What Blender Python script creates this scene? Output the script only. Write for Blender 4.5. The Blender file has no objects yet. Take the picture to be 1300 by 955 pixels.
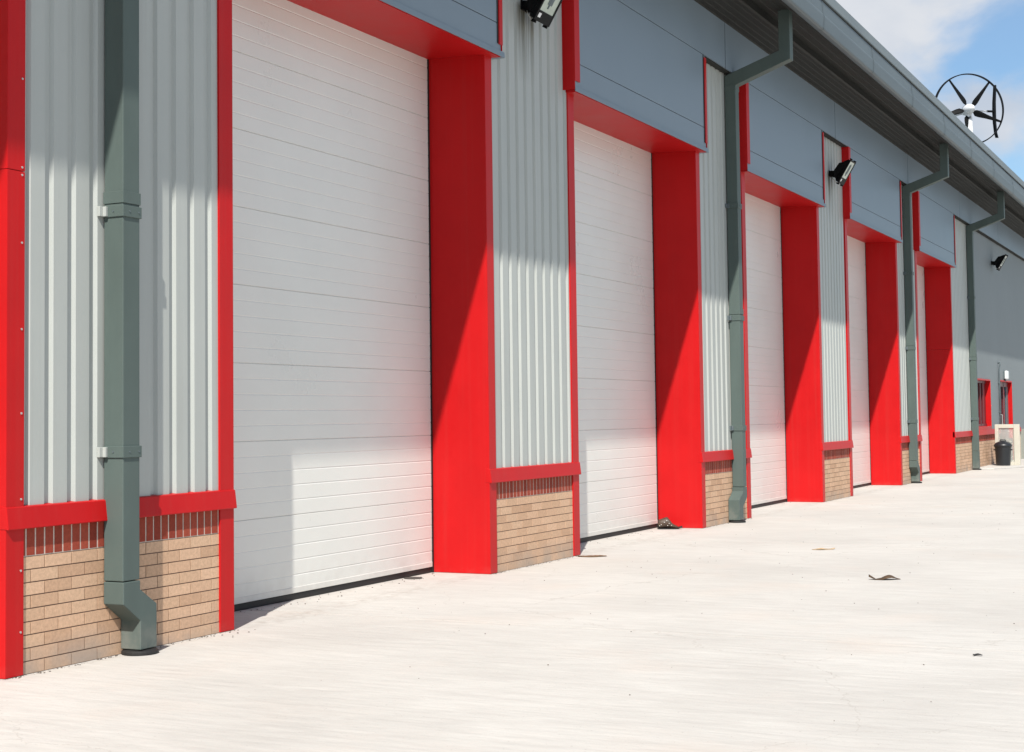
import bpy, bmesh, math, random
from mathutils import Vector, Matrix, noise
random.seed(7)
S = bpy.context.scene
C = S.collection
R = math.radians

# ------------------------------------------------------------------ camera
cam_d = bpy.data.cameras.new('camera'); cam = bpy.data.objects.new('camera', cam_d); C.objects.link(cam)
S.camera = cam
f_px, yaw, pitch, roll = 1920.6, .4575, .0506, -.0128
F = Vector((math.cos(yaw)*math.cos(pitch), math.sin(yaw)*math.cos(pitch), math.sin(pitch)))
r0 = Vector((math.sin(yaw), -math.cos(yaw), 0)); u0 = r0.cross(F)
r1 = r0*math.cos(roll)+u0*math.sin(roll); u1 = -r0*math.sin(roll)+u0*math.cos(roll)
cam.matrix_world = Matrix(((r1.x, u1.x, -F.x, 0), (r1.y, u1.y, -F.y, -6.4107), (r1.z, u1.z, -F.z, 1.4415), (0, 0, 0, 1)))
cam_d.sensor_width = 36; cam_d.sensor_fit = 'HORIZONTAL'; cam_d.lens = 36*f_px/1300
cam_d.shift_y = -44.5/1300; cam_d.clip_end = 3000; cam_d.clip_start = .05

# ------------------------------------------------------------------ helpers
def link(o, parent=None):
    C.objects.link(o)
    if parent is not None: o.parent = parent
    return o
def obj(name, bm, mat, parent=None, bevel=0, smooth=False, label=None):
    bmesh.ops.recalc_face_normals(bm, faces=bm.faces)
    me = bpy.data.meshes.new(name); bm.to_mesh(me); bm.free()
    for m in (mat if isinstance(mat, (list, tuple)) else [mat]): me.materials.append(m)
    if smooth:
        for p in me.polygons: p.use_smooth = True
    o = bpy.data.objects.new(name, me); link(o, parent)
    if bevel:
        b = o.modifiers.new('bevel', 'BEVEL'); b.width = bevel; b.segments = 2; b.limit_method = 'ANGLE'; b.angle_limit = R(40)
    if label: o['label'] = label
    return o
def pieces(name, bm, mat, parent=None, **kw):
    """one object for every loose piece of bm"""
    bm.verts.index_update(); bm.verts.ensure_lookup_table(); seen = set(); out = []
    for v in bm.verts:
        if v.index in seen: continue
        st = [v]; isl = []; seen.add(v.index)
        while st:
            q = st.pop(); isl.append(q)
            for e in q.link_edges:
                w_ = e.other_vert(q)
                if w_.index not in seen: seen.add(w_.index); st.append(w_)
        nb = bmesh.new(); mp = {q: nb.verts.new(q.co) for q in isl}
        for f in {f for q in isl for f in q.link_faces}: nb.faces.new([mp[q] for q in f.verts])
        out.append(obj(name, nb, mat, parent, **kw))
    bm.free()
    return out
def tag(o, label, cat=None, group=None, kind=None):
    if label: o['label'] = label
    if cat: o['category'] = cat
    if group: o['group'] = group
    if kind: o['kind'] = kind
    return o
def thing(name, label, cat, loc=(0, 0, 0), group=None, rotz=0):
    o = bpy.data.objects.new(name, None); link(o); o.location = loc; o.rotation_euler = (0, 0, rotz)
    o.empty_display_size = .2
    return tag(o, label, cat, group)
def BM(): return bmesh.new()

def box(bm, x0, x1, y0, y1, z0, z1, mi=0, rot=None):
    vs = [Vector((x, y, z)) for x in (x0, x1) for y in (y0, y1) for z in (z0, z1)]
    if rot is not None: vs = [rot @ v for v in vs]
    v = [bm.verts.new(p) for p in vs]
    for q in ((0, 1, 3, 2), (4, 6, 7, 5), (0, 4, 5, 1), (2, 3, 7, 6), (0, 2, 6, 4), (1, 5, 7, 3)):
        f = bm.faces.new([v[i] for i in q]); f.material_index = mi
def prism(bm, pts, a, b, axis, cap=True, closed=True):
    """extrude a 2-D outline; axis 'X' -> pts are (y,z), 'Y' -> (x,z), 'Z' -> (x,y)"""
    def mk(p, t):
        return {'X': (t, p[0], p[1]), 'Y': (p[0], t, p[1]), 'Z': (p[0], p[1], t)}[axis]
    A = [bm.verts.new(mk(p, a)) for p in pts]; B = [bm.verts.new(mk(p, b)) for p in pts]
    n = len(pts)
    for i in range(n if closed else n-1):
        j = (i+1) % n; bm.faces.new((A[i], A[j], B[j], B[i]))
    if cap and closed:
        bm.faces.new(A); bm.faces.new(B[::-1])
def tube(bm, pts, r, n=8, cap=True):
    pts = [Vector(p) for p in pts]; rings = []
    for i, p in enumerate(pts):
        t = (pts[min(i+1, len(pts)-1)]-pts[max(i-1, 0)]).normalized()
        a = t.orthogonal().normalized() if i == 0 else (a - t*a.dot(t)).normalized()
        b = t.cross(a); rr = r[i] if isinstance(r, (list, tuple)) else r
        rings.append([bm.verts.new(p+(a*math.cos(k*2*math.pi/n)+b*math.sin(k*2*math.pi/n))*rr) for k in range(n)])
    for q, w in zip(rings, rings[1:]):
        for k in range(n): bm.faces.new((q[k], q[(k+1) % n], w[(k+1) % n], w[k]))
    if cap: bm.faces.new(rings[0][::-1]); bm.faces.new(rings[-1])
def lathe(bm, prof, n=28, c=(0, 0, 0)):
    rings = []
    for r, z in prof:
        rings.append([bm.verts.new((c[0]+r*math.cos(k*2*math.pi/n), c[1]+r*math.sin(k*2*math.pi/n), c[2]+z)) for k in range(n)])
    for q, w in zip(rings, rings[1:]):
        for k in range(n): bm.faces.new((q[k], q[(k+1) % n], w[(k+1) % n], w[k]))
    bm.faces.new(rings[0][::-1]); bm.faces.new(rings[-1])

# ------------------------------------------------------------------ materials
def M(name, col, rough=.5, spec=.5, metal=0, var=.05, vscale=(3, 3, 3), bump=0, bscale=400, wave=0, wscale=1.5, streak=0, coat=0, dirt=0, dirtz=.3):
    m = bpy.data.materials.new(name); m.use_nodes = True; nt = m.node_tree; N = nt.nodes; L = nt.links
    b = N['Principled BSDF']; b.inputs['Roughness'].default_value = rough; b.inputs['Metallic'].default_value = metal
    b.inputs['Specular IOR Level'].default_value = spec; b.inputs['Coat Weight'].default_value = coat; b.inputs['Coat Roughness'].default_value = .25
    g = N.new('ShaderNodeNewGeometry')
    mp = N.new('ShaderNodeMapping'); L.new(g.outputs['Position'], mp.inputs[0]); mp.inputs['Scale'].default_value = vscale
    n1 = N.new('ShaderNodeTexNoise'); n1.inputs['Scale'].default_value = 1; n1.inputs['Detail'].default_value = 6; n1.inputs['Roughness'].default_value = .6
    L.new(mp.outputs[0], n1.inputs[0])
    mr = N.new('ShaderNodeMapRange'); L.new(n1.outputs[0], mr.inputs[0]); mr.inputs[1].default_value = .3; mr.inputs[2].default_value = .7
    mr.inputs[3].default_value = 1-var; mr.inputs[4].default_value = 1+var
    mx = N.new('ShaderNodeMix'); mx.data_type = 'RGBA'; mx.blend_type = 'MULTIPLY'; mx.inputs[0].default_value = 1
    mx.inputs[6].default_value = (*col, 1); L.new(mr.outputs[0], mx.inputs[7]); out = mx.outputs[2]
    if streak:
        mp2 = N.new('ShaderNodeMapping'); L.new(g.outputs['Position'], mp2.inputs[0]); mp2.inputs['Scale'].default_value = (23, 23, .35)
        n2 = N.new('ShaderNodeTexNoise'); n2.inputs['Detail'].default_value = 4; n2.inputs['Scale'].default_value = 1; L.new(mp2.outputs[0], n2.inputs[0])
        r2 = N.new('ShaderNodeMapRange'); L.new(n2.outputs[0], r2.inputs[0]); r2.inputs[1].default_value = .5; r2.inputs[2].default_value = .8
        r2.inputs[3].default_value = 0; r2.inputs[4].default_value = streak
        m2 = N.new('ShaderNodeMix'); m2.data_type = 'RGBA'; L.new(r2.outputs[0], m2.inputs[0]); L.new(out, m2.inputs[6]); m2.inputs[7].default_value = (.17, .14, .11, 1); out = m2.outputs[2]
    if dirt:
        sx = N.new('ShaderNodeSeparateXYZ'); L.new(g.outputs['Position'], sx.inputs[0])
        r3 = N.new('ShaderNodeMapRange'); L.new(sx.outputs[2], r3.inputs[0]); r3.inputs[1].default_value = 0; r3.inputs[2].default_value = dirtz; r3.inputs[3].default_value = 1; r3.inputs[4].default_value = 0
        n3 = N.new('ShaderNodeTexNoise'); n3.inputs['Scale'].default_value = 9; n3.inputs['Detail'].default_value = 8; L.new(g.outputs['Position'], n3.inputs[0])
        r4 = N.new('ShaderNodeMapRange'); L.new(n3.outputs[0], r4.inputs[0]); r4.inputs[1].default_value = .35; r4.inputs[2].default_value = .65; r4.inputs[3].default_value = 0; r4.inputs[4].default_value = dirt
        mm = N.new('ShaderNodeMath'); mm.operation = 'MULTIPLY'; L.new(r3.outputs[0], mm.inputs[0]); L.new(r4.outputs[0], mm.inputs[1])
        m3 = N.new('ShaderNodeMix'); m3.data_type = 'RGBA'; L.new(mm.outputs[0], m3.inputs[0]); L.new(out, m3.inputs[6]); m3.inputs[7].default_value = (.42, .37, .32, 1); out = m3.outputs[2]
    L.new(out, b.inputs['Base Color'])
    nrm = None
    if bump:
        nb = N.new('ShaderNodeTexNoise'); nb.inputs['Scale'].default_value = bscale; nb.inputs['Detail'].default_value = 5; L.new(g.outputs['Position'], nb.inputs[0])
        bp = N.new('ShaderNodeBump'); bp.inputs['Strength'].default_value = bump; bp.inputs['Distance'].default_value = .004; L.new(nb.outputs[0], bp.inputs['Height']); nrm = bp
    if wave:
        nw = N.new('ShaderNodeTexNoise'); nw.inputs['Scale'].default_value = wscale; nw.inputs['Detail'].default_value = 1; L.new(g.outputs['Position'], nw.inputs[0])
        bw = N.new('ShaderNodeBump'); bw.inputs['Strength'].default_value = wave; bw.inputs['Distance'].default_value = .01; L.new(nw.outputs[0], bw.inputs['Height'])
        if nrm: L.new(nrm.outputs[0], bw.inputs['Normal'])
        nrm = bw
    if nrm: L.new(nrm.outputs[0], b.inputs['Normal'])
    # slight roughness break-up
    rr = N.new('ShaderNodeMapRange'); L.new(n1.outputs[0], rr.inputs[0]); rr.inputs[3].default_value = max(0, rough-.08); rr.inputs[4].default_value = min(1, rough+.08); L.new(rr.outputs[0], b.inputs['Roughness'])
    return m

red = M('red_painted_steel', (.455, .007, .0085), rough=.42, spec=.18, var=.06, vscale=(2, 2, 2), wave=.25, wscale=1.8, bump=.04, bscale=900, dirt=.06, dirtz=.08, streak=.06)
clad = M('goosewing_grey_cladding', (.385, .405, .385), rough=.42, spec=.4, var=.04, vscale=(1.5, 1.5, .8), streak=.10, wave=.1)
fclad = M('mid_grey_flat_cladding', (.19, .215, .225), rough=.55, spec=.2, var=.08, vscale=(.6, .6, .5), streak=.12, wave=.2)
def stain(m, xs):
    nt = m.node_tree; N = nt.nodes; L = nt.links; b = N['Principled BSDF']; src = b.inputs['Base Color'].links[0].from_socket
    g = N.new('ShaderNodeNewGeometry'); sx = N.new('ShaderNodeSeparateXYZ'); L.new(g.outputs['Position'], sx.inputs[0])
    mp = N.new('ShaderNodeMapping'); mp.inputs['Scale'].default_value = (26, 26, .7); L.new(g.outputs['Position'], mp.inputs[0])
    n = N.new('ShaderNodeTexNoise'); n.inputs['Scale'].default_value = 1; n.inputs['Detail'].default_value = 3; L.new(mp.outputs[0], n.inputs[0])
    nr = N.new('ShaderNodeMapRange'); L.new(n.outputs[0], nr.inputs[0]); nr.inputs[1].default_value = .34; nr.inputs[2].default_value = .56
    zr = N.new('ShaderNodeMapRange'); L.new(sx.outputs[2], zr.inputs[0]); zr.inputs[1].default_value = 4.75; zr.inputs[2].default_value = 5.42
    zt = N.new('ShaderNodeMapRange'); L.new(sx.outputs[2], zt.inputs[0]); zt.inputs[1].default_value = 5.50; zt.inputs[2].default_value = 5.56; zt.inputs[3].default_value = 1; zt.inputs[4].default_value = 0
    def mth(op, a, c):
        q = N.new('ShaderNodeMath'); q.operation = op
        for i, v in enumerate((a, c)):
            if isinstance(v, (int, float)): q.inputs[i].default_value = v
            else: L.new(v, q.inputs[i])
        return q.outputs[0]
    tot = None
    for x in xs:
        d = mth('ABSOLUTE', mth('SUBTRACT', sx.outputs[0], x), 0)
        f = N.new('ShaderNodeMapRange'); L.new(d, f.inputs[0]); f.inputs[1].default_value = .10; f.inputs[2].default_value = .27; f.inputs[3].default_value = 1; f.inputs[4].default_value = 0
        tot = f.outputs[0] if tot is None else mth('ADD', tot, f.outputs[0])
    fac = mth('MULTIPLY', mth('MULTIPLY', tot, nr.outputs[0]), mth('MULTIPLY', mth('MULTIPLY', zr.outputs[0], zt.outputs[0]), 1.0))
    mx = N.new('ShaderNodeMix'); mx.data_type = 'RGBA'; L.new(fac, mx.inputs[0]); L.new(src, mx.inputs[6]); mx.inputs[7].default_value = (.10, .09, .06, 1); L.new(mx.outputs[2], b.inputs['Base Color'])
stain(clad, (13.42, 25.38))
blue = M('blue_grey_flat_panel', (.18, .23, .275), rough=.40, spec=.33, var=.04, vscale=(1, 1, 1), wave=.5, wscale=.9)
merlin = M('dark_grey_coated_steel', (.085, .112, .104), rough=.5, spec=.16, var=.08, vscale=(4, 4, 1.5), bump=.03, bscale=700, dirt=.3, dirtz=.25)
gutm = M('gutter_grey_steel', (.10, .125, .135), rough=.5, spec=.3, var=.10, vscale=(.8, 4, 4))
roofm = M('roof_edge_grey_steel', (.14, .165, .17), rough=.5, spec=.3, var=.08, vscale=(.8, 3, 3))
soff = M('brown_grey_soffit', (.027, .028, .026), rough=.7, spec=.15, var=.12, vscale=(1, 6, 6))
doorm = M('off_white_door_steel', (.69, .69, .65), rough=.30, spec=.5, var=.03, vscale=(1.2, 1.2, 1.2), bump=.12, bscale=260, wave=.12, dirt=.25, dirtz=.35)
rubber = M('black_rubber', (.012, .012, .012), rough=.6, var=.2)
black = M('black_powder_coat', (.004, .0045, .005), rough=.55, spec=.12, var=.2, bump=.1)
alu = M('bare_aluminium', (.5, .5, .48), rough=.4, metal=.6, var=.1)
rail = M('pale_bottom_rail', (.62, .61, .57), rough=.4, var=.08, vscale=(6, 6, 6))
white = M('white_glass_fibre', (.66, .67, .68), rough=.3, var=.02)
cream = M('cream_plastic_frame', (.52, .495, .42), rough=.4, var=.06, vscale=(5, 5, 5))
beige = M('beige_render', (.36, .36, .30), rough=.9, var=.08, bump=.3, bscale=90)
darkglass = M('dark_glazing', (.02, .045, .06), rough=.06, spec=.8, var=.1)
maroon = M('dark_maroon_frame', (.10, .012, .016), rough=.4, var=.15)
lampglass = M('dusty_lamp_glass', (.36, .42, .36), rough=.15, spec=.7, var=.15, vscale=(12, 12, 12))
bark = M('dry_brown_leaf', (.16, .09, .045), rough=.8, var=.4, vscale=(40, 40, 40), bump=.5, bscale=120)
barkdark = M('dark_brown_leaf', (.07, .04, .02), rough=.8, var=.5, vscale=(40, 40, 40), bump=.5, bscale=120)
barkpale = M('pale_dry_leaf_back', (.42, .30, .18), rough=.8, var=.3, vscale=(40, 40, 40))
stainm = M('dark_drain_cover', (.05, .045, .04), rough=.8, var=.3)
grit_m = M('loose_grit', (.12, .10, .085), rough=.9, var=.5, vscale=(30, 30, 30))
soilm = M('dark_soil', (.07, .05, .04), rough=.95, var=.4, vscale=(30, 30, 30))
shoem = M('mottled_brown_leather', (.06, .038, .024), rough=.55, var=.5, vscale=(60, 60, 60), bump=.6, bscale=90)
binm = M('black_bin_plastic', (.012, .014, .017), rough=.38, var=.15, bump=.05)

def brick_mat(name, cols, dirt=True):
    m = bpy.data.materials.new(name); m.use_nodes = True; nt = m.node_tree; N = nt.nodes; L = nt.links
    b = N['Principled BSDF']; b.inputs['Roughness'].default_value = .88; b.inputs['Specular IOR Level'].default_value = .25
    g = N.new('ShaderNodeNewGeometry')
    cr = N.new('ShaderNodeValToRGB'); L.new(g.outputs['Random Per Island'], cr.inputs[0])
    e = cr.color_ramp.elements; e[0].position = 0; e[0].color = (*cols[0], 1); e[1].position = 1; e[1].color = (*cols[-1], 1)
    for i, c in enumerate(cols[1:-1]): q = e.new((i+1)/(len(cols)-1)); q.color = (*c, 1)
    n = N.new('ShaderNodeTexNoise'); n.inputs['Scale'].default_value = 45; n.inputs['Detail'].default_value = 8; n.inputs['Roughness'].default_value = .7; L.new(g.outputs['Position'], n.inputs[0])
    mr = N.new('ShaderNodeMapRange'); L.new(n.outputs[0], mr.inputs[0]); mr.inputs[1].default_value = .3; mr.inputs[2].default_value = .7; mr.inputs[3].default_value = .8; mr.inputs[4].default_value = 1.14
    mx = N.new('ShaderNodeMix'); mx.data_type = 'RGBA'; mx.blend_type = 'MULTIPLY'; mx.inputs[0].default_value = 1; L.new(cr.outputs[0], mx.inputs[6]); L.new(mr.outputs[0], mx.inputs[7])
    out = mx.outputs[2]
    # small dark pits
    v = N.new('ShaderNodeTexNoise'); v.inputs['Scale'].default_value = 160; v.inputs['Detail'].default_value = 2; L.new(g.outputs['Position'], v.inputs[0])
    vr = N.new('ShaderNodeMapRange'); L.new(v.outputs[0], vr.inputs[0]); vr.inputs[1].default_value = .66; vr.inputs[2].default_value = .74; vr.inputs[3].default_value = 0; vr.inputs[4].default_value = .6
    m2 = N.new('ShaderNodeMix'); m2.data_type = 'RGBA'; L.new(vr.outputs[0], m2.inputs[0]); L.new(out, m2.inputs[6]); m2.inputs[7].default_value = (cols[0][0]*.35, cols[0][1]*.3, cols[0][2]*.3, 1); out = m2.outputs[2]
    if dirt:
        sx = N.new('ShaderNodeSeparateXYZ'); L.new(g.outputs['Position'], sx.inputs[0])
        r3 = N.new('ShaderNodeMapRange'); L.new(sx.outputs[2], r3.inputs[0]); r3.inputs[1].default_value = .03; r3.inputs[2].default_value = .22; r3.inputs[3].default_value = .9; r3.inputs[4].default_value = 0
        n3 = N.new('ShaderNodeTexNoise'); n3.inputs['Scale'].default_value = 2.6; n3.inputs['Detail'].default_value = 7; L.new(g.outputs['Position'], n3.inputs[0])
        r4 = N.new('ShaderNodeMapRange'); L.new(n3.outputs[0], r4.inputs[0]); r4.inputs[1].default_value = .4; r4.inputs[2].default_value = .62; r4.inputs[3].default_value = .12; r4.inputs[4].default_value = .85
        mm = N.new('ShaderNodeMath'); mm.operation = 'MULTIPLY'; mm.use_clamp = True; L.new(r3.outputs[0], mm.inputs[0]); L.new(r4.outputs[0], mm.inputs[1])
        m3 = N.new('ShaderNodeMix'); m3.data_type = 'RGBA'; L.new(mm.outputs[0], m3.inputs[0]); L.new(out, m3.inputs[6]); m3.inputs[7].default_value = (.34, .29, .25, 1); out = m3.outputs[2]
    L.new(out, b.inputs['Base Color'])
    bp = N.new('ShaderNodeBump'); bp.inputs['Strength'].default_value = .5; bp.inputs['Distance'].default_value = .003; L.new(n.outputs[0], bp.inputs['Height']); L.new(bp.outputs[0], b.inputs['Normal'])
    return m
tan = brick_mat('buff_brick', [(.49, .305, .195), (.60, .40, .265), (.53, .34, .22), (.64, .425, .285), (.56, .36, .235)])
redb = brick_mat('red_brick', [(.27, .05, .028), (.34, .068, .04), (.23, .038, .022), (.31, .058, .034)], dirt=False)
mort = M('brown_mortar', (.17, .11, .08), rough=.95, var=.2, vscale=(20, 20, 20))
mortl = M('pale_mortar', (.5, .42, .36), rough=.95, var=.15, vscale=(20, 20, 20))

# concrete
def concrete():
    m = bpy.data.materials.new('pale_concrete'); m.use_nodes = True; nt = m.node_tree; N = nt.nodes; L = nt.links
    b = N['Principled BSDF']; b.inputs['Roughness'].default_value = .85; b.inputs['Specular IOR Level'].default_value = .25
    g = N.new('ShaderNodeNewGeometry')
    def ns(scale, sc=(1, 1, 1), det=8, rough=.6, rz=0):
        mp = N.new('ShaderNodeMapping'); mp.inputs['Scale'].default_value = sc; mp.inputs['Rotation'].default_value = (0, 0, rz); L.new(g.outputs['Position'], mp.inputs[0])
        n = N.new('ShaderNodeTexNoise'); n.inputs['Scale'].default_value = scale; n.inputs['Detail'].default_value = det; n.inputs['Roughness'].default_value = rough; L.new(mp.outputs[0], n.inputs[0]); return n
    def mr(src, a, b_, c, d):
        q = N.new('ShaderNodeMapRange'); L.new(src, q.inputs[0]); q.inputs[1].default_value = a; q.inputs[2].default_value = b_; q.inputs[3].default_value = c; q.inputs[4].default_value = d; return q.outputs[0]
    def mix(fac, a, col):
        q = N.new('ShaderNodeMix'); q.data_type = 'RGBA'; L.new(fac, q.inputs[0]); L.new(a, q.inputs[6]); q.inputs[7].default_value = (*col, 1); return q.outputs[2]
    base = N.new('ShaderNodeValToRGB'); L.new(ns(.55).outputs[0], base.inputs[0])
    e = base.color_ramp.elements; e[0].position = .34; e[0].color = (.46, .44, .412, 1); e[1].position = .64; e[1].color = (.53, .51, .478, 1)
    o = base.outputs[0]
    # brushed (tamped) texture across the bays, faint scuffs, pink dust and pits
    o = mix(mr(ns(2.0, (5, .8, 1), 7, .7, .35).outputs[0], .46, .72, 0, .42), o, (.385, .365, .34))
    o = mix(mr(ns(4.0, (5, .5, 1), 9, .72, .42).outputs[0], .5, .7, 0, .34), o, (.37, .35, .33))
    o = mix(mr(ns(1.7, (2.2, 1, 1), 8, .65, .3).outputs[0], .55, .75, 0, .4), o, (.60, .58, .545))
    o = mix(mr(ns(.9, (1, 1, 1), 5, .5).outputs[0], .55, .75, 0, .35), o, (.53, .455, .40))
    o = mix(mr(ns(60, (1, 1, 1), 2, .5).outputs[0], .68, .76, 0, .55), o, (.22, .19, .17))
    # thin dirt in the angle at the foot of the wall
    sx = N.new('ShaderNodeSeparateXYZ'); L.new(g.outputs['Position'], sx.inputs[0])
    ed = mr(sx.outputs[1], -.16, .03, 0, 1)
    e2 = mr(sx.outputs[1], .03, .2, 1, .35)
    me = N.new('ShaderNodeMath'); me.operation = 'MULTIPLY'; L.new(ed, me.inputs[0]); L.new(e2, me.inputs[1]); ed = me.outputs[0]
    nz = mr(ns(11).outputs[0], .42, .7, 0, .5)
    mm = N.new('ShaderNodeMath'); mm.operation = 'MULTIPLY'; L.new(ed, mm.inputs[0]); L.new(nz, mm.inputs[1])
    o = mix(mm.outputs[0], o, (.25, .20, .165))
    # wandering hairline cracks
    vo = N.new('ShaderNodeTexVoronoi'); vo.feature = 'DISTANCE_TO_EDGE'; vo.inputs['Scale'].default_value = .28
    wn = ns(1.3, det=6); ad = N.new('ShaderNodeVectorMath'); ad.operation = 'MULTIPLY_ADD'; L.new(wn.outputs['Color'], ad.inputs[0]); ad.inputs[1].default_value = (.9, .9, 0); L.new(g.outputs['Position'], ad.inputs[2]); L.new(ad.outputs[0], vo.inputs['Vector'])
    o = mix(mr(vo.outputs['Distance'], 0, .0022, .32, 0), o, (.27, .24, .21))
    L.new(o, b.inputs['Base Color'])
    bn = ns(120, det=4); bp = N.new('ShaderNodeBump'); bp.inputs['Strength'].default_value = .35; bp.inputs['Distance'].default_value = .004; L.new(bn.outputs[0], bp.inputs['Height'])
    b2n = ns(3, (4, 1, 1), 4, .5, .35); bp2 = N.new('ShaderNodeBump'); bp2.inputs['Strength'].default_value = .35; bp2.inputs['Distance'].default_value = .02; L.new(b2n.outputs[0], bp2.inputs['Height']); L.new(bp.outputs[0], bp2.inputs['Normal'])
    L.new(bp2.outputs[0], b.inputs['Normal'])
    return m
conc = concrete()

# ------------------------------------------------------------------ ground
bm = BM()
JX = [2.6, 9.55, 16.6, 23.6, 30.6, 37.6]      # sawn joints across the yard
prev = -600
def gq(x0, x1, z=0):
    # the slab is carried under the building
    v = [bm.verts.new(p) for p in ((x0, -600, z), (x1, -600, z), (x1, 600, z), (x0, 600, z))]; bm.faces.new(v)
for j in JX:
    gq(prev, j-.012)
    for (a, b_, za, zb) in ((j-.012, j-.010, 0, -.014), (j-.010, j+.010, -.014, -.014), (j+.010, j+.012, -.014, 0)):
        v = [bm.verts.new(p) for p in ((a, -600, za), (b_, -600, zb), (b_, 600, zb), (a, 600, za))]; bm.faces.new(v)
    prev = j+.012
gq(prev, 900)
bmesh.ops.remove_doubles(bm, verts=bm.verts, dist=1e-5)
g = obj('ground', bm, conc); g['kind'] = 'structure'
# raised pale apron beside the far entrance
bm = BM(); prism(bm, [(38.95, -.003), (46.2, -.003), (47.0, -.25), (47.0, -.95), (40.6, -1.0), (39.2, -.45)], .0, .035, 'Z')
pv = obj('pavement', bm, conc, bevel=.006); pv['kind'] = 'structure'

# ------------------------------------------------------------------ the building
W = thing('industrial_unit', 'long grey and red industrial building with a row of tall white doors', 'building')
Ls = {-1: 6.464, 0: 12.49, 1: 18.423, 2: 24.371, 3: 30.387, 4: 36.376}
Es = {-2: 2.60, -1: 8.597, 0: 14.548, 1: 20.50, 2: 26.42, 3: 32.474}
ZT = 4.85; ZS = .962; RV = .59; BOX = -.11; ZBAND = 6.115; ZSOF = 6.76
XA, XB = -12., 72.
WT = .14
# ---- parts of the wall
PITCH = .19
def cladding(x0, x1, z0, z1, phase):
    bm = BM(); prof = []
    # rise ends / crest starts at phase + n*PITCH
    n0 = int(math.floor((x0-phase)/PITCH))-1; n1 = int(math.ceil((x1-phase)/PITCH))+1
    for n in range(n0, n1+1):
        c = phase+n*PITCH
        prof += [(c-.017, .024), (c, .003), (c+.117, .003), (c+.134, .024)]
    out = []
    for a, b_ in zip(prof, prof[1:]):
        if b_[0] < x0 or a[0] > x1: continue
        for p, q in ((a, b_),):
            def cl(t): return (t, p[1]+(q[1]-p[1])*(t-p[0])/(q[0]-p[0]))
            s_, e_ = max(x0, p[0]), min(x1, q[0])
            if not out: out.append(cl(s_))
            out.append(cl(e_))
    prism(bm, out, z0, z1, 'Z', closed=False)
    return obj('cladding_panel', bm, clad, W)
def bricks(x0, x1, phase=6.785):
    bm = BM()
    for row in range(9):
        z1 = .675-row*.075; z0 = z1-.075
        off = phase if row % 2 == 0 else phase-.1125
        n = int(math.floor((x0-off)/.225))
        while off+n*.225 < x1:
            a = max(x0, off+n*.225+.0035); b_ = min(x1, off+(n+1)*.225-.0035)
            if b_-a > .01:
                y = random.uniform(0, .0015)
                box(bm, a, b_, y, .05, z0+.0035, z1-.0035)
            n += 1
    p = obj('brick_plinth', bm, tan, W)
    bm = BM(); box(bm, x0, x1, .005, .06, -.02, .675); obj('mortar_bed', bm, mort, p)
    bm = BM(); n = int(math.floor((x0-phase)/.075))
    while phase+n*.075 < x1:
        a = max(x0, phase+n*.075+.006); b_ = min(x1, phase+(n+1)*.075-.006)
        if b_-a > .01: box(bm, a, b_, random.uniform(0, .0015), .05, .681, .905)
        n += 1
    o = obj('soldier_course', bm, redb, p, label='row of upright red bricks under the red sill')
    bm = BM(); box(bm, x0, x1, .0025, .06, .6755, .92); obj('pale_mortar_bed', bm, mortl, p)
    return p
def sill(x0, x1):
    bm = BM(); prism(bm, [(.03, .975), (-.018, .966), (-.021, .962), (-.036, .842), (-.032, .838), (.0, .842), (.03, .842)], x0, x1, 'X')
    return obj('sill_flashing', bm, red, W, bevel=.003)
def screws(bm, x, zs, y=-.0125):
    for z in zs:
        prism(bm, [(x+.007*math.cos(k*math.pi/3), z+.007*math.sin(k*math.pi/3)) for k in range(6)], y-.004, y+.002, 'Y')
def trim(x0, x1, left):
    bm = BM()
    seam = abs(x0-Ls[-1]) < .1
    for z0, z1 in (((.004, 2.905), (2.909, 4.855)) if seam else ((.004, 4.855),)):
        box(bm, x0, x1, -.012, .03, z0, z1)
    os_ = pieces('corner_trim', bm, red, W, bevel=.002)
    if seam:
        bm = BM(); screws(bm, x1-.025, [.25, .6, 1.009, 1.502, 1.988, 2.49, 2.885, 2.93, 3.45, 3.95, 4.45], -.012)
        pieces('screw', bm, alu, os_[0])
def panel(k, x0, x1, trims=(1, 1), ztop=6.2):
    a = x0+(WT if trims[0] else 0); b_ = x1-(.155 if trims[1] else 0)
    cladding(a, b_, .95, ztop, {-1: 6.664, 0: 13.038}.get(k, x0+.2))
    bricks(a-.01, b_+.01)
    sill(x0-.004, x1+.004)
    if trims[0]: trim(x0+.003, x0+WT, True)
    if trims[1]: trim(x1-.155, x1-.003, False)
panel(-3, XA, Es[-2]-.0, (0, 1))
for k in range(-1, 4): panel(k, Ls[k], Es[k])
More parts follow.
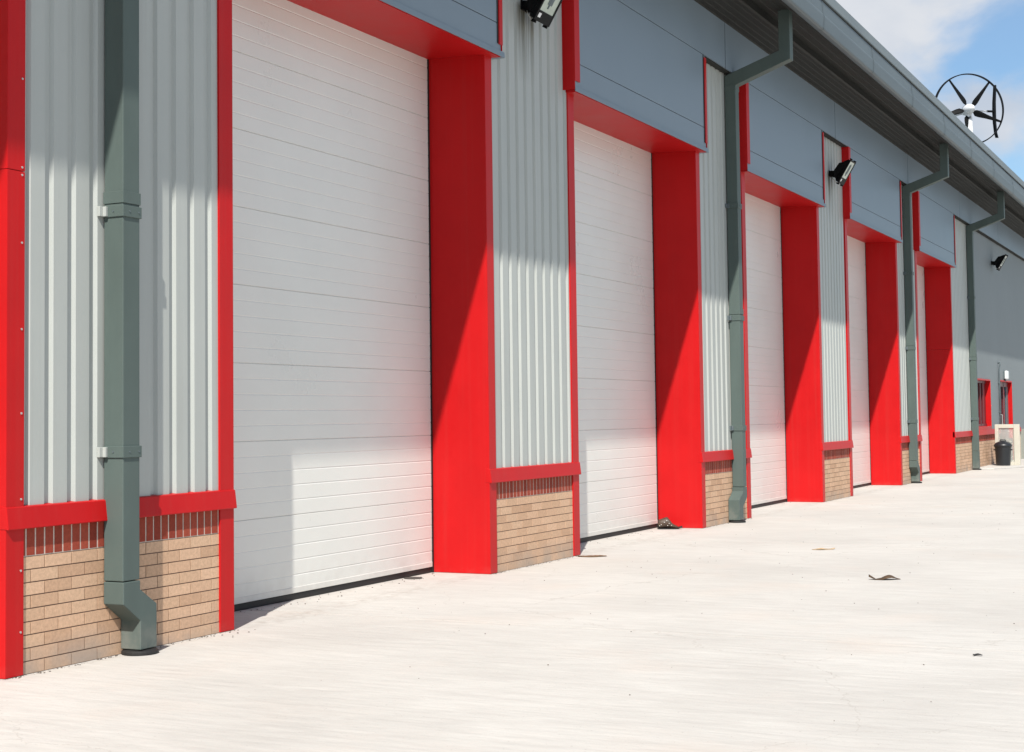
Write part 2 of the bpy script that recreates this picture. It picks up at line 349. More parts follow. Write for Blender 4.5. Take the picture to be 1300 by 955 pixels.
# ---- doors
DOORLAB = {-1: 'white sectional door cut off by the left edge', 0: 'nearest full white sectional door', 1: 'second white sectional door', 2: 'third white sectional door', 3: 'fourth white sectional door', 4: 'farthest white sectional door'}
def door(k, x0, x1):
    # reveal linings
    for a, b_ in ((x1, x1+.02), (x0-.02, x0)):
        bm = BM()
        if k in (-1, 4): box(bm, a, b_, -.0115, .68, .003, 2.906); box(bm, a, b_, -.0115, .68, 2.909, ZT+.03)
        else: box(bm, a, b_, -.0115, .68, .003, ZT+.03)
        pieces('reveal_lining', bm, red, W, bevel=.0015)
    bm = BM(); prism(bm, [(BOX+.004, ZT-.012), (.68, ZT+.02), (.68, ZT+.06), (BOX+.004, ZT+.03)], x0-.17, x1+.145, 'X'); obj('soffit_lining', bm, red, W)
    # sectional door leaf
    bm = BM(); pts = []
    zb = .08; SEC = .603; nsec = 8; hr = SEC/5; y = RV
    pts.append((y, zb))
    for s in range(nsec):
        z0 = zb+s*SEC
        for r_ in range(1, 5):
            z = z0+r_*hr
            pts += [(y, z-.008), (y+.0024, z-.002), (y+.0024, z+.0015), (y, z+.006)]
        z = z0+SEC
        pts += [(y, z-.006), (y+.003, z-.003), (y+.008, z-.0025), (y+.008, z+.001), (y+.002, z+.0015), (y, z+.005)]
    prism(bm, pts, x0+.03, x1-.027, 'X', closed=False)
    d = obj('sectional_door', bm, doorm, W, label=DOORLAB[k])
    bm = BM(); box(bm, x0+.03, x1-.028, RV-.005, RV+.03, .055, .102); obj('bottom_rail', bm, rail, d, bevel=.003)
    bm = BM(); box(bm, x0+.01, x1-.02, RV+.004, RV+.05, .0, .0545); obj('floor_seal', bm, rubber, d, bevel=.008)
    bm = BM(); box(bm, x1-.026, x1-.001, RV-.006, RV+.04, .0, 4.86); box(bm, x0+.001, x0+.029, RV-.006, RV+.04, .0, 4.86); pieces('edge_seal', bm, rubber, d)
    # projecting flat panel canopy above the door
    a, b_ = x0-.19, x1+.14
    bm = BM(); box(bm, a+.002, b_+.02, BOX+.006, .1, 4.885, 5.153); box(bm, a+.002, b_+.02, BOX+.006, .1, 5.160, ZBAND-.006)
    c = pieces('fascia_panel', bm, blue, W, bevel=.003)[0]
    bm = BM(); box(bm, a+.005, b_, BOX+.02, .1, 5.14, 5.17); box(bm, a+.01, b_-.01, BOX+.02, .1, ZBAND-.02, ZBAND+.01); pieces('panel_joint', bm, rubber, c)
    bm = BM(); box(bm, a-.008, a+.003, BOX-.006, .03, ZT+.015, ZBAND-.004); box(bm, a-.006, a+.125, BOX-.010, BOX+.003, 4.955, ZBAND-.005)
    pieces('fascia_trim', bm, red, c, bevel=.002)
    bm = BM(); box(bm, b_-.035, b_+.035, BOX-.010, BOX+.003, 4.955, ZBAND-.04); box(bm, b_+.02, b_+.031, BOX-.006, .02, 4.9, ZBAND-.04)
    pieces('fascia_trim', bm, red, c, bevel=.002)
    bm = BM(); box(bm, b_-.06, b_-.037, BOX+.0, BOX+.004, 4.96, ZBAND-.008); obj('shadow_gap', bm, rubber, c)
    bm = BM(); prism(bm, [(BOX-.012, 4.846), (BOX-.004, 4.843), (BOX+.0, 4.896), (BOX-.008, 4.896)], a+.0, b_+.07, 'X')
    pieces('drip_edge', bm, blue, c, bevel=.001)
    bm = BM(); box(bm, b_+.0, b_+.07, BOX-.008, .015, 4.842, 4.848); pieces('drip_return', bm, blue, c)
    # slab behind the door head
    bm = BM(); box(bm, x0-.1, x1+.1, RV+.05, RV+.1, 0, 5.3); obj('inner_lining', bm, rubber, W)
for k in range(-1, 5): door(k, Es[k-1], Ls[k])
# ---- far end of the wall
XW0, XW1, XD0, XD1 = 39.6, 41.84, 43.5, 45.75
trim(Ls[4]+.003, Ls[4]+.09, True)
def flat(x0, x1, z0, z1):
    bm = BM(); box(bm, x0, x1, .004, .06, z0, z1); return obj('flat_cladding', bm, fclad, W)
cladding(Ls[4]+.09, 38.8, .95, 6.2, 36.6)
flat(38.8, XW0, .95, 6.2)
flat(XW0, XW1, 2.262, 6.2); flat(XW1, XD0, .95, 6.2); flat(XD0, XD1, 2.282, 6.2); flat(XD1, 47.3, .95, 6.2); flat(47.3, XB, .9, 6.2)
bricks(Ls[4]+.08, XD0); bricks(XD1, 47.3)
sill(Ls[4], XD0-.0); sill(XD1, 47.3)
bm = BM(); box(bm, 47.3, XB, -.01, .05, 0, .905); obj('rendered_plinth', bm, beige, W)
def recess(x0, x1, z0, z1, dp):
    bm = BM()
    for q in ((x1-.003, x1+.02), (x0-.02, x0+.003)): box(bm, q[0], q[1], -.016, dp+.05, z0, z1)
    box(bm, x0-.02, x1+.02, -.017, dp+.05, z1-.003, z1+.035)
    box(bm, x0-.02, x1+.02, -.018, dp+.05, z0-.09, z0+.003)
    return bm
wn = obj('window', recess(XW0, XW1, 1.055, 2.255, .13), red, W, bevel=.003, label='red framed window left of the far entrance')
bm = BM(); box(bm, XW0, XW1, .15, .17, 1.05, 2.26); obj('pane', bm, darkglass, wn)
bm = BM()
box(bm, XW0, XW1, .10, .149, 1.05, 1.12); box(bm, XW0, XW1, .10, .149, 2.19, 2.26)
for x in (XW0, 40.85, XW1-.55): box(bm, x, x+.07, .10, .149, 1.05, 2.26)
box(bm, XW1-.48, XW1, .12, .149, 1.05, 2.26)
obj('window_frame', bm, maroon, wn)
dn = obj('entrance_door', recess(XD0, XD1, .0, 2.275, .10), red, W, bevel=.003, label='far glazed entrance door in a red frame')
bm = BM(); box(bm, XD0, XD1, .13, .16, 0, 2.27); obj('pane', bm, darkglass, dn)
bm = BM(); box(bm, XD0, XD1, .09, .129, 2.14, 2.27)
for x, w_ in ((XD0, .10), (44.05, .12), (44.75, .12)): box(bm, x, x+w_, .09, .129, 0, 2.27)
box(bm, XD0, XD1, .095, .129, 0, .16); box(bm, 44.1, 44.8, .095, .129, .95, 1.1)
obj('door_frame', bm, maroon, dn)
bm = BM(); box(bm, XD1-.3, XD1-.004, .10, .129, 0, 2.27); obj('side_panel', bm, gutm, dn)
bm = BM(); tube(bm, [(44.2, .09, 1.0), (44.2, .05, 1.0), (44.2, .05, 1.35), (44.2, .09, 1.35)], .012); obj('handle', bm, alu, dn)
bm = BM(); tube(bm, [(43.33, .0, 2.76), (43.33, -.06, 2.80), (43.33, -.06, 2.72), (43.33, -.03, 2.6), (43.33, -.03, .05)], .022)
for z in (.6, 1.4, 2.2): box(bm, 43.29, 43.37, -.035, 0, z, z+.03)
obj('cable_conduit', bm, gutm, W, smooth=True)
# ---- band, eaves, gutter, roof
JB = [-10.3, -4.35, 1.65, 7.55, 13.5, 19.43, 25.35, 31.3, 37.3, 43.3, 49.3, 55.3, 61.3, 67.3]
bm = BM(); p = XA
for j in JB+[XB+.006]:
    box(bm, p+.013, j-.013, BOX, .1, ZBAND, ZSOF+.1); p = j
ob = pieces('fascia_band', bm, blue, W, bevel=.002)[0]
bm = BM(); box(bm, XA, XB, BOX+.006, .08, ZBAND+.01, ZSOF+.1); obj('band_joint', bm, rubber, ob)
bm = BM(); box(bm, XA, XB, BOX+.012, .03, ZBAND-.010, ZBAND-.004); obj('band_underside', bm, soff, ob)
bm = BM(); pts = [(BOX, ZSOF-.02)]; y = BOX-.01
while y > -.56:
    pts += [(y, ZSOF), (y-.045, ZSOF), (y-.055, ZSOF-.006), (y-.08, ZSOF-.006), (y-.09, ZSOF)]; y -= .105
pts += [(-.60, ZSOF-.02), (-.60, ZSOF+.12)]; y = -.61
while y > -1.06:
    pts += [(y, ZSOF+.12), (y-.06, ZSOF+.12), (y-.07, ZSOF+.112), (y-.09, ZSOF+.112), (y-.10, ZSOF+.12)]; y -= .115
pts += [(-1.10, ZSOF+.12), (-1.10, ZSOF+.16)]
prism(bm, pts+[(BOX, ZSOF+.16)], XA, XB, 'X', cap=False)
obj('eaves_soffit', bm, soff, W)
GP = [(-1.095, 6.90), (-1.095, 6.745), (-1.125, 6.735), (-1.165, 6.735), (-1.190, 6.748), (-1.197, 6.765), (-1.205, 6.92), (-1.202, 6.945), (-1.19, 6.965), (-1.176, 7.15), (-1.168, 7.158), (-1.12, 7.158)]
bm = BM(); p = XA; gj = [-9.5+3.0*i for i in range(28)]
for j in [q for q in gj if q < XB]+[XB]:
    if j <= p: continue
    prism(bm, GP, p+.001, j-.001, 'X', closed=False); p = j
gut = obj('gutter', bm, gutm, W)
bm = BM()
for j in gj:
    if j < XB-.1:
        prism(bm, [(y*1.0-(.004 if z < 7.1 else .004), z-(.003 if z < 6.8 else 0)) for y, z in GP[1:10]], j-.03, j+.03, 'X', closed=False)
pieces('gutter_joint', bm, gutm, gut)
bm = BM(); box(bm, XA, XB, -1.16, -1.10, 7.13, 7.20); obj('gutter_shadow_gap', bm, rubber, gut)
bm = BM(); sl = math.tan(R(6))
RP = [(-1.165, 7.176), (-1.196, 7.174), (-1.199, 7.19), (-1.178, 7.345), (-1.165, 7.36), (14, 7.36+15.16*sl), (14, 7.30+15.16*sl), (-1.1, 7.29)]
prism(bm, RP, XA, XB, 'X')
rf = obj('roof', bm, roofm, W)
# core and back walls, so that the building is closed from every side
bm = BM(); box(bm, XA+.02, XB-.02, .75, 27, 0, 7.3)
prism(bm, [(.75, 7.3), (14, 8.8), (27, 7.3)], XA+.02, XB-.02, 'X'); obj('rear_wall', bm, clad, W)
bm = BM(); prism(bm, [(14.02, 7.36+15.16*sl), (28.2, 7.36), (28.2, 7.30), (14.02, 7.30+15.16*sl)], XA, XB, 'X'); obj('rear_roof_slope', bm, roofm, W)
for xe in (XA, XB-.05):
    bm = BM(); box(bm, xe, xe+.05, .0, .76, 0, 6.9); box(bm, xe, xe+.05, -1.1, 1.3, 6.9, 7.3); pieces('end_panel', bm, clad, W)

# ---- downpipes
def downpipe(x, dr, lab, gy=0):
    bm = BM(); w_ = .155; y0, y1 = -.158, -.006
    box(bm, x, x+w_, y0, y1, .47, 2.80); box(bm, x+.001, x+w_-.001, y0+.001, y1-.001, 2.80, 5.935)
    prism(bm, [(y1, 5.93), (y0, 5.93), (-.93, 6.205), (-.93, 6.95), (-.775, 6.95), (-.775, 6.335), (y1, 6.072)], x, x+w_, 'X')
    p = obj('downpipe', bm, merlin, W, bevel=.006, label=lab)
    bm = BM()
    for z0, z1, e in ((2.80, 2.875, .005), (5.86, 5.935, .004)): box(bm, x-e, x+w_+e, y0-e, y1+.002, z0, z1)
    pieces('pipe_collar', bm, merlin, p, bevel=.002)
    # offset shoe at the foot
    bm = BM(); h = .157
    if dr: pts = [(0, .465), (w_, .465), (w_, .41), (w_+h, .305), (w_+h, .035), (h, .035), (h, .215), (0, .33)]
    else: pts = [(0, .465), (w_, .465), (w_, .035), (0, .035)]
    if dr < 0: pts = [(w_-a*1.12, b_) for a, b_ in pts]
    prism(bm, [(x+a, b_) for a, b_ in pts], y0-.004, y1+.001, 'Y')
    obj('pipe_shoe', bm, merlin, p, bevel=.005)
    cx = x+w_/2+dr*h*(1.1 if dr < 0 else 1)
    bm = BM(); lathe(bm, [(.115, .004), (.115, .018), (.105, .026), (.09, .030), (.03, .032)], 24, (cx, (y0+y1)/2-.01, 0)); obj('drain_collar', bm, rubber, p)
    for zb in (1.225, 2.715, 4.245):
        bm = BM(); e = .009
        box(bm, x-e, x+w_+e, y0-e, y1, zb, zb+.072)
        o = obj('bracket', bm, merlin, p, bevel=.003)
        bm = BM(); box(bm, x-.055, x-.0, -.02, .003, zb+.004, zb+.066); box(bm, x-.03, x-.009, -.045, -.02, zb+.004, zb+.066); box(bm, x+w_+.009, x+w_+.06, -.02, .003, zb+.004, zb+.066)
        pieces('bracket_lug', bm, clad if zb < 4 and x < 10 else gutm, o, bevel=.003)  # sunlight on the nearest pipe's lower lugs is painted in as a paler colour
        bm = BM()
        for (px, py) in ((x-e, y0+.07), (x-e, y1-.02)):
            prism(bm, [(py+.006*math.cos(k*math.pi/3), zb+.036+.006*math.sin(k*math.pi/3)) for k in range(6)], px-.004, px+.001, 'X')
        for px in (x+.05, x+w_-.02):
            prism(bm, [(px+.006*math.cos(k*math.pi/3), zb+.036+.006*math.sin(k*math.pi/3)) for k in range(6)], y0-e-.004, y0-e+.001, 'Y')
        pieces('rivet', bm, gutm, o)
downpipe(7.283, 1, 'nearest dark grey downpipe')
downpipe(19.69, -1, 'second dark grey downpipe')
downpipe(31.2, 1, 'third dark grey downpipe')
downpipe(38.74, 0, 'farthest dark grey downpipe')

# ------------------------------------------------------------------ floodlights
def floodlight(x, z, label):
    t = thing('floodlight', label, 'floodlight', (x, 0, z), 'black floodlights high on the wall')
    # frame of the lamp head: u along the face (up and out), n the beam direction
    u = Vector((0, -.52, .854)).normalized(); n = Vector((0, -.854, -.52)).normalized(); ex = Vector((1, 0, 0))
    c = Vector((0, -.255, .01))
    def P(a, b_, d): return c+ex*a+u*b_+n*d
    hw = .17
    bm = BM()   # domed die-cast housing
    prof = [(-.20, .03), (-.20, -.02), (-.165, -.055), (-.12, -.115), (-.02, -.13), (.08, -.105), (.16, -.06), (.215, -.005), (.215, .03)]
    for sgn, ww in ((0, hw),):
        A = [bm.verts.new(P(-ww*(1 if d > -.03 else .82), b_, d)) for b_, d in prof]; B = [bm.verts.new(P(ww*(1 if d > -.03 else .82), b_, d)) for b_, d in prof]
        for i in range(len(prof)): j = (i+1) % len(prof); bm.faces.new((A[i], A[j], B[j], B[i]))
        bm.faces.new(A); bm.faces.new(B[::-1])
    obj('lamp_housing', bm, black, t, bevel=.008)
    bm = BM()
    def slab(a0, a1, b0, b1, d0, d1):
        v = [bm.verts.new(P(a, b_, d)) for a in (a0, a1) for b_ in (b0, b1) for d in (d0, d1)]
        for q in ((0, 1, 3, 2), (4, 6, 7, 5), (0, 4, 5, 1), (2, 3, 7, 6), (0, 2, 6, 4), (1, 5, 7, 3)): bm.faces.new([v[i] for i in q])
    slab(-hw-.008, -hw+.02, -.21, .225, .028, .044); slab(hw-.02, hw+.008, -.21, .225, .028, .044)
    slab(-hw+.02, hw-.02, .20, .225, .028, .044); slab(-hw+.02, hw-.02, -.21, -.10, .028, .044)
    for a in (-.13, .13):
        slab(a-.012, a+.012, .225, .245, .0, .05); slab(a-.012, a+.012, -.235, -.21, .0, .05)
    obj('bezel', bm, black, t, bevel=.003)
    bm = BM(); slab(-hw+.021, hw-.021, -.099, .199, .030, .036); obj('lamp_glass', bm, lampglass, t)
    bm = BM(); slab(-.05, .04, -.02, .14, .0365, .041); slab(-.02, .0, -.06, .16, .0368, .043); obj('lamp_reflector', bm, gutm, t)
    bm = BM(); slab(-hw+.03, -hw+.085, -.17, -.125, .0445, .046); obj('rating_sticker', bm, white, t)
    bm = BM()   # wall bracket: back plate and two arms
    box(bm, -.09, .09, -.012, .0025, -.05, .05)
    for a in (-.06, .045): prism(bm, [(-.01, -.045), (-.01, .045), (-.12, .04), (-.17, .02), (-.17, -.05), (-.10, -.07)], a, a+.015, 'X')
    lathe(bm, [(.018, -.14), (.018, -.13), (.03, -.13), (.03, -.09)], 10, (-.02, -.13, .04))
    obj('wall_bracket', bm, black, t, bevel=.003)
    bm = BM()
    for k in range(7):
        a = -.13+k*.043
        v = [bm.verts.new(P(a+e, b_, d)) for e in (0, .006) for b_, d in ((-.11, -.09), (-.10, -.15), (.09, -.13), (.17, -.04))]
        for q in ((0, 1, 2, 3), (4, 7, 6, 5), (0, 4, 5, 1), (1, 5, 6, 2), (2, 6, 7, 3), (3, 7, 4, 0)): bm.faces.new([v[i] for i in q])
    pieces('cooling_fin', bm, black, t)
    bm = BM(); tube(bm, [(-.05, -.05, -.06), (-.07, -.07, -.10), (-.075, -.11, -.16), (-.06, -.15, -.185), (-.03, -.16, -.15), (-.02, -.16, -.10)], .0055, 8); obj('supply_cable', bm, rail, t, smooth=True)
    return t
floodlight(13.40, 5.52, 'black floodlight cut by the top edge between the two nearest doors')
floodlight(25.36, 5.515, 'black floodlight on the ribbed panel between the third and fourth doors')
floodlight(42.75, 5.49, 'small distant black floodlight on the plain wall beyond the last downpipe')
# bulkhead lamp above the far door
t = thing('bulkhead_lamp', 'small white square bulkhead lamp above the far red framed door', 'wall lamp', (44.4, 0, 2.46))
bm = BM(); box(bm, -.13, .13, -.12, -.03, -.12, .12); obj('lamp_cover', bm, white, t, bevel=.03)
bm = BM(); box(bm, -.10, .10, -.031, .004, -.10, .10); box(bm, -.04, .04, -.05, .003, -.17, -.1); obj('back_box', bm, gutm, t)

# ------------------------------------------------------------------ wind turbine on the roof
t = thing('wind_turbine', 'small black ringed roof wind turbine with a white hub above the roof edge', 'wind turbine', (45, .85, 7.36+2.01*sl), rotz=0)
hz = 10.22-(7.36+2.01*sl)
ax = Vector((math.cos(R(32)), math.sin(R(32)), .0)).normalized()   # from rotor towards the tail
sd = Vector((-ax.y, ax.x, 0)).normalized(); up = ax.cross(sd).normalized()
if up.z < 0: up = -up
H = Vector((0, 0, hz))
def TP(a, ang, r): return H+ax*a+(sd*math.cos(ang)+up*math.sin(ang))*r
RR = 1.03
bm = BM(); n = 96; rings = []
for k in range(n):
    q = 2*math.pi*k/n
    rings.append([bm.verts.new(TP(a, q, r_)) for a, r_ in ((-.05, RR-.02), (.05, RR-.006), (.05, RR+.022), (-.05, RR+.012))])
for k in range(n):
    a, b_ = rings[k], rings[(k+1) % n]
    for i in range(4): bm.faces.new((a[i], a[(i+1) % 4], b_[(i+1) % 4], b_[i]))
obj('rotor_ring', bm, black, t, smooth=False)
for i in range(5):
    an = R(128+72*i)  # seen from the camera the side vector points left
    bm = BM(); secs = []
    for r_, ch, tw in ((.10, .07, 60), (.17, .10, 55), (.24, .19, 48), (.34, .185, 40), (.55, .13, 28), (.80, .085, 18), (RR, .06, 12)):
        c0 = TP(0, an, r_); tg = (-sd*math.sin(an)+up*math.cos(an)); cd = tg*math.cos(R(tw)*.6)+ax*math.sin(R(tw)*.6); nn = cd.cross((sd*math.cos(an)+up*math.sin(an))).normalized()
        secs.append([bm.verts.new(c0+cd*ch*a+nn*ch*b_) for a, b_ in ((-.35, 0), (-.1, .09), (.35, .05), (.65, 0), (.35, -.03), (-.1, -.05))])
    for q, w_ in zip(secs, secs[1:]):
        for j in range(6): bm.faces.new((q[j], q[(j+1) % 6], w_[(j+1) % 6], w_[j]))
    bm.faces.new(secs[0][::-1]); bm.faces.new(secs[-1])
    obj('rotor_blade', bm, black, t)
bm = BM(); pr = [(-.30, .004), (-.28, .05), (-.2, .10), (-.08, .145), (.05, .16), (.2, .15), (.36, .11), (.46, .05), (.48, .004)]
rg = [[bm.verts.new(TP(a, 2*math.pi*k/24, r_)) for k in range(24)] for a, r_ in pr]
for q, w_ in zip(rg, rg[1:]):
    for k in range(24): bm.faces.new((q[k], q[(k+1) % 24], w_[(k+1) % 24], w_[k]))
bm.faces.new(rg[0]); bm.faces.new(rg[-1][::-1])
obj('hub', bm, white, t, smooth=True)
bm = BM(); tube(bm, [(0.05, 0, -.05), (0.05, 0, hz*.5), (.06, 0, hz-.25), tuple(H+ax*.12)], [.16, .11, .08, .12], 16); box(bm, -.2, .3, -.25, .25, -.1, -.03); obj('mast', bm, white, t, smooth=False)
# tail boom and fin (to the right), short arm to the left
e0 = H+ax*.2; fx = Vector((1.25, -.55, hz+.10)); mid = e0.lerp(fx, .72)
bm = BM(); tube(bm, [e0, mid], [.03, .02], 10); obj('tail_boom', bm, white, t, smooth=True)
bm = BM(); tube(bm, [mid, fx], [.032, .035], 10)
fn = []
dd = (fx-e0); dd.z = 0; dd.normalize(); sdn = Vector((-dd.y, dd.x, 0))
for s, b_ in ((-.75, .03), (-.6, -.03), (-.3, -.07), (0, -.08), (.3, -.065), (.65, -.02), (.82, .0)):
    ch = .11-.04*abs(s)
    fn.append([bm.verts.new(fx+Vector((0, 0, s-.03))+dd*(b_+q*ch)+sdn*w_) for q, w_ in ((0, -.045), (1, -.012), (1, .012), (0, .045))])
for q, w_ in zip(fn, fn[1:]):
    for k in range(4): bm.faces.new((q[k], q[(k+1) % 4], w_[(k+1) % 4], w_[k]))
bm.faces.new(fn[0]); bm.faces.new(fn[-1][::-1])
obj('tail_fin', bm, black, t)
bm = BM(); tube(bm, [H+Vector((.1, .05, -.0)), H+Vector((.25, .30, -.05)), H+Vector((.35, .48, -.1))], [.10, .05, .02], 10); obj('nose_cone', bm, white, t, smooth=True)

# ------------------------------------------------------------------ dustbin and leaning frame by the far door
t = thing('dustbin', 'black plastic dustbin with domed lid in front of the cream frame', 'dustbin', (40.95, -.42, .0))
bm = BM(); lathe(bm, [(.165, .005), (.172, .02), (.19, .25), (.205, .50), (.215, .51), (.215, .53), (.20, .53)], 32)
for s in (-1, 1): box(bm, -.05, .05, s*.215-.02, s*.215+.02, .43, .46)
obj('bin_body', bm, binm, t, smooth=False)
bm = BM(); lathe(bm, [(.20, .525), (.228, .53), (.232, .555), (.215, .59), (.17, .63), (.09, .66), (.085, .662), (.08, .675), (.005, .678)], 32); obj('bin_lid', bm, binm, t, smooth=True)
bm = BM(); tube(bm, [(0, -.07, .655), (0, -.06, .70), (0, .06, .70), (0, .07, .655)], .014, 8); obj('lid_handle', bm, binm, t, smooth=True)
t = thing('frame', 'cream rectangular window frame standing upright behind the black dustbin', 'window frame', (41.3, -.49, .0))
bm = BM()
hw = .31; z0, z1 = .035, 1.10
box(bm, -.04, .04, -hw, -hw+.145, z0, z1); box(bm, -.039, .039, hw-.09, hw, z0, z1); box(bm, -.038, .038, -hw+.145, hw-.09, z1-.10, z1-.001); box(bm, -.038, .038, -hw+.145, hw-.09, z0+.001, z0+.09)
obj('outer_frame', bm, cream, t, bevel=.006)
bm = BM(); box(bm, -.02, .02, -hw+.146, -hw+.165, z0+.1, z1-.11); box(bm, .02, .03, -.13, .20, .60, .74); box(bm, .022, .028, -.12, .21, .1, .60); obj('inner_bead', bm, beige, t)
gm = bpy.data.materials.new('clear_pane'); gm.use_nodes = True; b = gm.node_tree.nodes['Principled BSDF']; b.inputs['Transmission Weight'].default_value = .7; b.inputs['Roughness'].default_value = .2; b.inputs['Base Color'].default_value = (.8, .8, .76, 1); b.inputs['IOR'].default_value = 1.05
bm = BM(); box(bm, -.008, -.004, -hw+.15, hw-.095, z0+.095, z1-.105); obj('pane', bm, gm, t)
bm = BM(); box(bm, .035, .3, -.28, -.24, z0, z0+.03); box(bm, .035, .3, .24, .28, z0, z0+.03); tube(bm, [(.03, .26, .8), (.28, .26, z0+.03)], .012); tube(bm, [(.03, -.26, .8), (.28, -.26, z0+.03)], .012); obj('prop', bm, cream, t)

# ------------------------------------------------------------------ litter
t = thing('shoe', 'crumpled mottled brown shoe with black sole at the foot of the second red reveal', 'shoe', (18.20, .38, .0), rotz=R(-68))
def blob(bm, secs, n=14):
    rg = []
    for (x, w_, z0, z1, yo) in secs:
        ring = []
        for k in range(n):
            a = 2*math.pi*k/n; zc = (z0+z1)/2; hh = (z1-z0)/2
            v = Vector((x, yo+w_*math.cos(a), zc+hh*math.sin(a)))
            v += noise.noise_vector(v*22)*.009
            v.z = max(v.z, z0)
            ring.append(bm.verts.new(v))
        rg.append(ring)
    for q, w_ in zip(rg, rg[1:]):
        for k in range(n): bm.faces.new((q[k], q[(k+1) % n], w_[(k+1) % n], w_[k]))
    bm.faces.new(rg[0][::-1]); bm.faces.new(rg[-1])
bm = BM(); blob(bm, [(-.12, .02, .02, .10, 0), (-.11, .04, .018, .118, 0), (-.075, .048, .018, .125, 0), (-.03, .052, .018, .15, .004), (0, .052, .018, .155, .004), (.03, .05, .018, .12, .0), (.06, .048, .018, .075, -.004), (.10, .044, .018, .05, -.004), (.13, .03, .018, .038, 0)])
obj('shoe_upper', bm, shoem, t, smooth=True)
bm = BM(); blob(bm, [(-.13, .03, 0, .018, 0), (-.11, .05, 0, .02, 0), (-.04, .05, 0, .02, 0), (.02, .048, 0, .02, 0), (.08, .054, 0, .022, 0), (.14, .05, .004, .03, 0), (.19, .03, .02, .045, 0)])
obj('shoe_sole', bm, rubber, t)
bm = BM()
for (a, b_, c_) in ((-.08, -.052, .06), (-.04, -.057, .09), (-.01, -.056, .11), (.02, -.05, .075), (.0, -.058, .05), (-.1, -.04, .045), (.05, -.05, .05)):
    bmesh.ops.create_icosphere(bm, subdivisions=1, radius=.006, matrix=Matrix.Translation((a, b_, c_)))
pieces('pale_fleck', bm, rail, t)

def scrap(name, label, cat, loc, L_, w_, lift, rz, seed, mats, grp=None):
    bm = BM(); nx, ny = 18, 6; g_ = []
    for i in range(nx+1):
        row = []
        for j in range(ny+1):
            u_ = i/nx; v_ = j/ny-.5
            wd = w_*(math.sin(math.pi*min(1, max(0, u_*.92+.04)))**.6)
            x = (u_-.5)*L_; y = v_*wd+.012*math.sin(u_*7+seed)
            z = .004+lift*(.55*math.sin(math.pi*max(0, (u_-.25))/.75)**2+(2.0*(.22-u_) if u_ < .22 else 0)*1.4) * (1-.9*abs(v_*2)**2*.6)+.004*noise.noise(Vector((x*30, y*30, seed)))
            row.append(bm.verts.new((x, y, max(z, .003))))
        g_.append(row)
    for i in range(nx):
        for j in range(ny): bm.faces.new((g_[i][j], g_[i+1][j], g_[i+1][j+1], g_[i][j+1]))
    o = obj(name, bm, mats[0], smooth=True); so = o.modifiers.new('thickness', 'SOLIDIFY'); so.thickness = .003; so.offset = 1
    o.location = loc; o.rotation_euler = (0, 0, rz); tag(o, label, cat, grp); return o
VR = R(-64)
scrap('dead_leaf', 'larger curled dead leaf, dark brown beneath, out on the pale concrete', 'leaf', (13.24, -3.46, 0), .27, .11, .07, VR, 1, [barkdark], 'dead leaves on the yard')
scrap('dead_leaf', 'smaller flat tan dead leaf, farther out across the yard', 'leaf', (15.93, -2.22, 0), .24, .09, .028, VR+R(180), 3, [barkpale], 'dead leaves on the yard')
o = scrap('litter_chip', 'small black flat scrap at the right near the bottom of the yard', 'litter', (9.30, -4.87, 0), .055, .03, .012, VR, 5, [rubber])
scrap('rag', 'thin dark brown flattened rag on concrete by second door pier', 'rag', (14.42, -.20, 0), .30, .13, .010, VR, 8, [bark])
bm = BM(); lathe(bm, [(.085, .002), (.085, .006), (.06, .008), (.01, .004)], 20); o = obj('drain_cap', bm, stainm); o.location = (11.95, .50, 0); tag(o, 'small dark round drain cap in front of the nearest door', 'drain cap')

# loose grit and soil crumbs along the foot of the wall and across the yard
bm = BM()
def crumb(x, y, r_):
    mt = Matrix.Translation((x, y, r_*.35)) @ Matrix.Diagonal((random.uniform(.7, 1.4), random.uniform(.7, 1.4), random.uniform(.5, .9), 1))
    bmesh.ops.create_icosphere(bm, subdivisions=1, radius=r_, matrix=mt)
for k in range(-1, 4):
    for i in range(170 if k < 1 else 60):
        crumb(random.uniform(Ls[k], Es[k]), -.014-abs(random.gauss(0, .022)), random.choice((.0015, .002, .0025, .003, .006)))
    for i in range(60 if k < 1 else 20): crumb(random.uniform(Es[k], Ls[k+1]), RV-.04-abs(random.gauss(0, .09)), random.uniform(.002, .007))
for i in range(260):
    crumb(random.uniform(7, 26), -random.uniform(.2, 6.0), random.uniform(.0015, .0055))
for i in range(7): crumb(8.35+random.gauss(0, .12), -.06-abs(random.gauss(0, .06)), random.uniform(.004, .009))
tag(obj('grit', bm, grit_m), 'fine loose grit and crumbs scattered over the pale concrete', 'grit', kind='stuff')

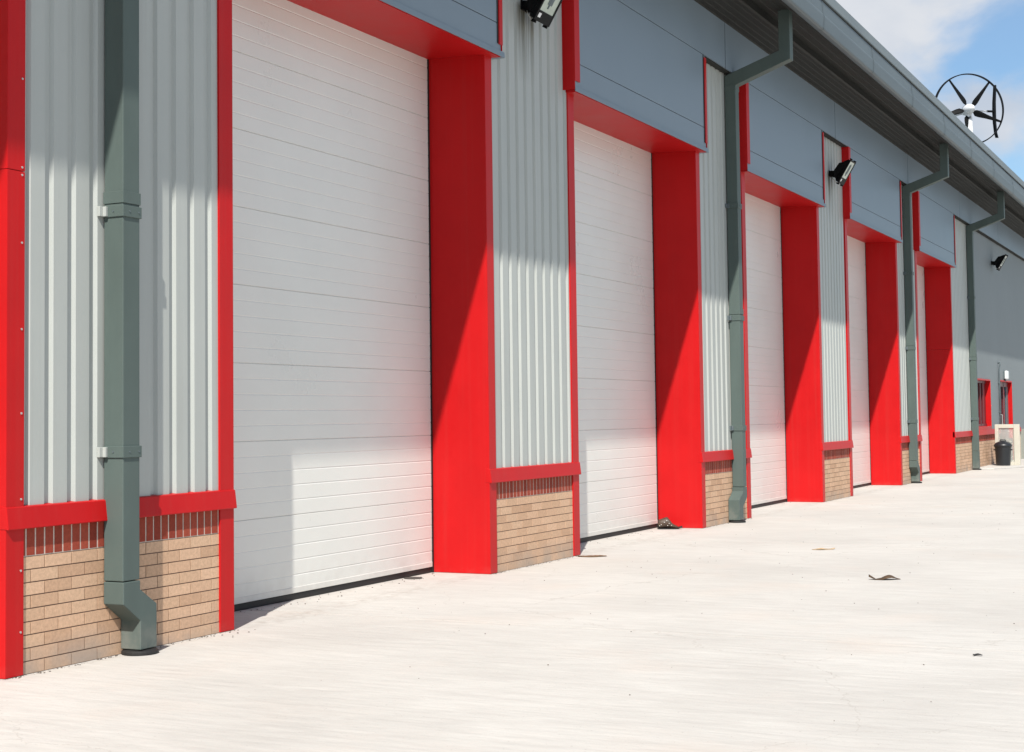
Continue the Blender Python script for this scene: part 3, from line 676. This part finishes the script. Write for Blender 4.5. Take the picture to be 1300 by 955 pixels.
# ------------------------------------------------------------------ light
SD = Vector((2.65, 1.0, -3.15)).normalized()
ld = bpy.data.lights.new('sun', 'SUN'); lo = bpy.data.objects.new('sun', ld); link(lo)
ld.energy = 4.3; ld.angle = R(.53); ld.color = (1, .955, .88); lo.rotation_euler = SD.to_track_quat('-Z', 'Y').to_euler(); lo.location = (-20, -20, 30)
w = bpy.data.worlds.new('World'); S.world = w; w.use_nodes = True; nt = w.node_tree; N = nt.nodes; L = nt.links
bg = N['Background']; bg.inputs[1].default_value = .09
sky = N.new('ShaderNodeTexSky'); sky.sky_type = 'NISHITA'; sky.sun_disc = False; sky.sun_elevation = math.asin(-SD.z); sky.sun_rotation = math.atan2(-SD.x, -SD.y)
sky.air_density = 1.0; sky.dust_density = .6; sky.ozone_density = 1.5
tc = N.new('ShaderNodeTexCoord'); mp = N.new('ShaderNodeMapping'); mp.inputs['Scale'].default_value = (1, 1, 1.7); mp.inputs['Location'].default_value = (-3.0979, -2.5806, -4.6992); L.new(tc.outputs['Generated'], mp.inputs[0])
n1 = N.new('ShaderNodeTexNoise'); n1.inputs['Scale'].default_value = 7.0; n1.inputs['Detail'].default_value = 9; n1.inputs['Roughness'].default_value = .52; n1.inputs['Distortion'].default_value = .25; L.new(mp.outputs[0], n1.inputs[0])
cf = N.new('ShaderNodeMapRange'); cf.interpolation_type = 'SMOOTHSTEP'; L.new(n1.outputs[0], cf.inputs[0]); cf.inputs[1].default_value = .41; cf.inputs[2].default_value = .60; cf.inputs[3].default_value = .10; cf.inputs[4].default_value = .95
n2 = N.new('ShaderNodeTexNoise'); n2.inputs['Scale'].default_value = 11; n2.inputs['Detail'].default_value = 6; L.new(mp.outputs[0], n2.inputs[0])
cc = N.new('ShaderNodeValToRGB'); L.new(n2.outputs[0], cc.inputs[0]); e = cc.color_ramp.elements; e[0].position = .3; e[0].color = (.60, .67, .78, 1); e[1].position = .65; e[1].color = (.84, .86, .9, 1)
sc = N.new('ShaderNodeVectorMath'); sc.operation = 'SCALE'; sc.inputs['Scale'].default_value = 6.6; L.new(cc.outputs[0], sc.inputs[0])
mx = N.new('ShaderNodeMix'); mx.data_type = 'RGBA'; L.new(cf.outputs[0], mx.inputs[0]); tn = N.new('ShaderNodeVectorMath'); tn.operation = 'MULTIPLY'; tn.inputs[1].default_value = (.72, .90, 1.0); L.new(sky.outputs[0], tn.inputs[0]); L.new(tn.outputs[0], mx.inputs[6]); L.new(sc.outputs[0], mx.inputs[7]); L.new(mx.outputs[2], bg.inputs[0])

S.render.engine = 'CYCLES'
S.view_settings.view_transform = 'Standard'; S.view_settings.look = 'None'; S.view_settings.exposure = .60; S.view_settings.gamma = 1
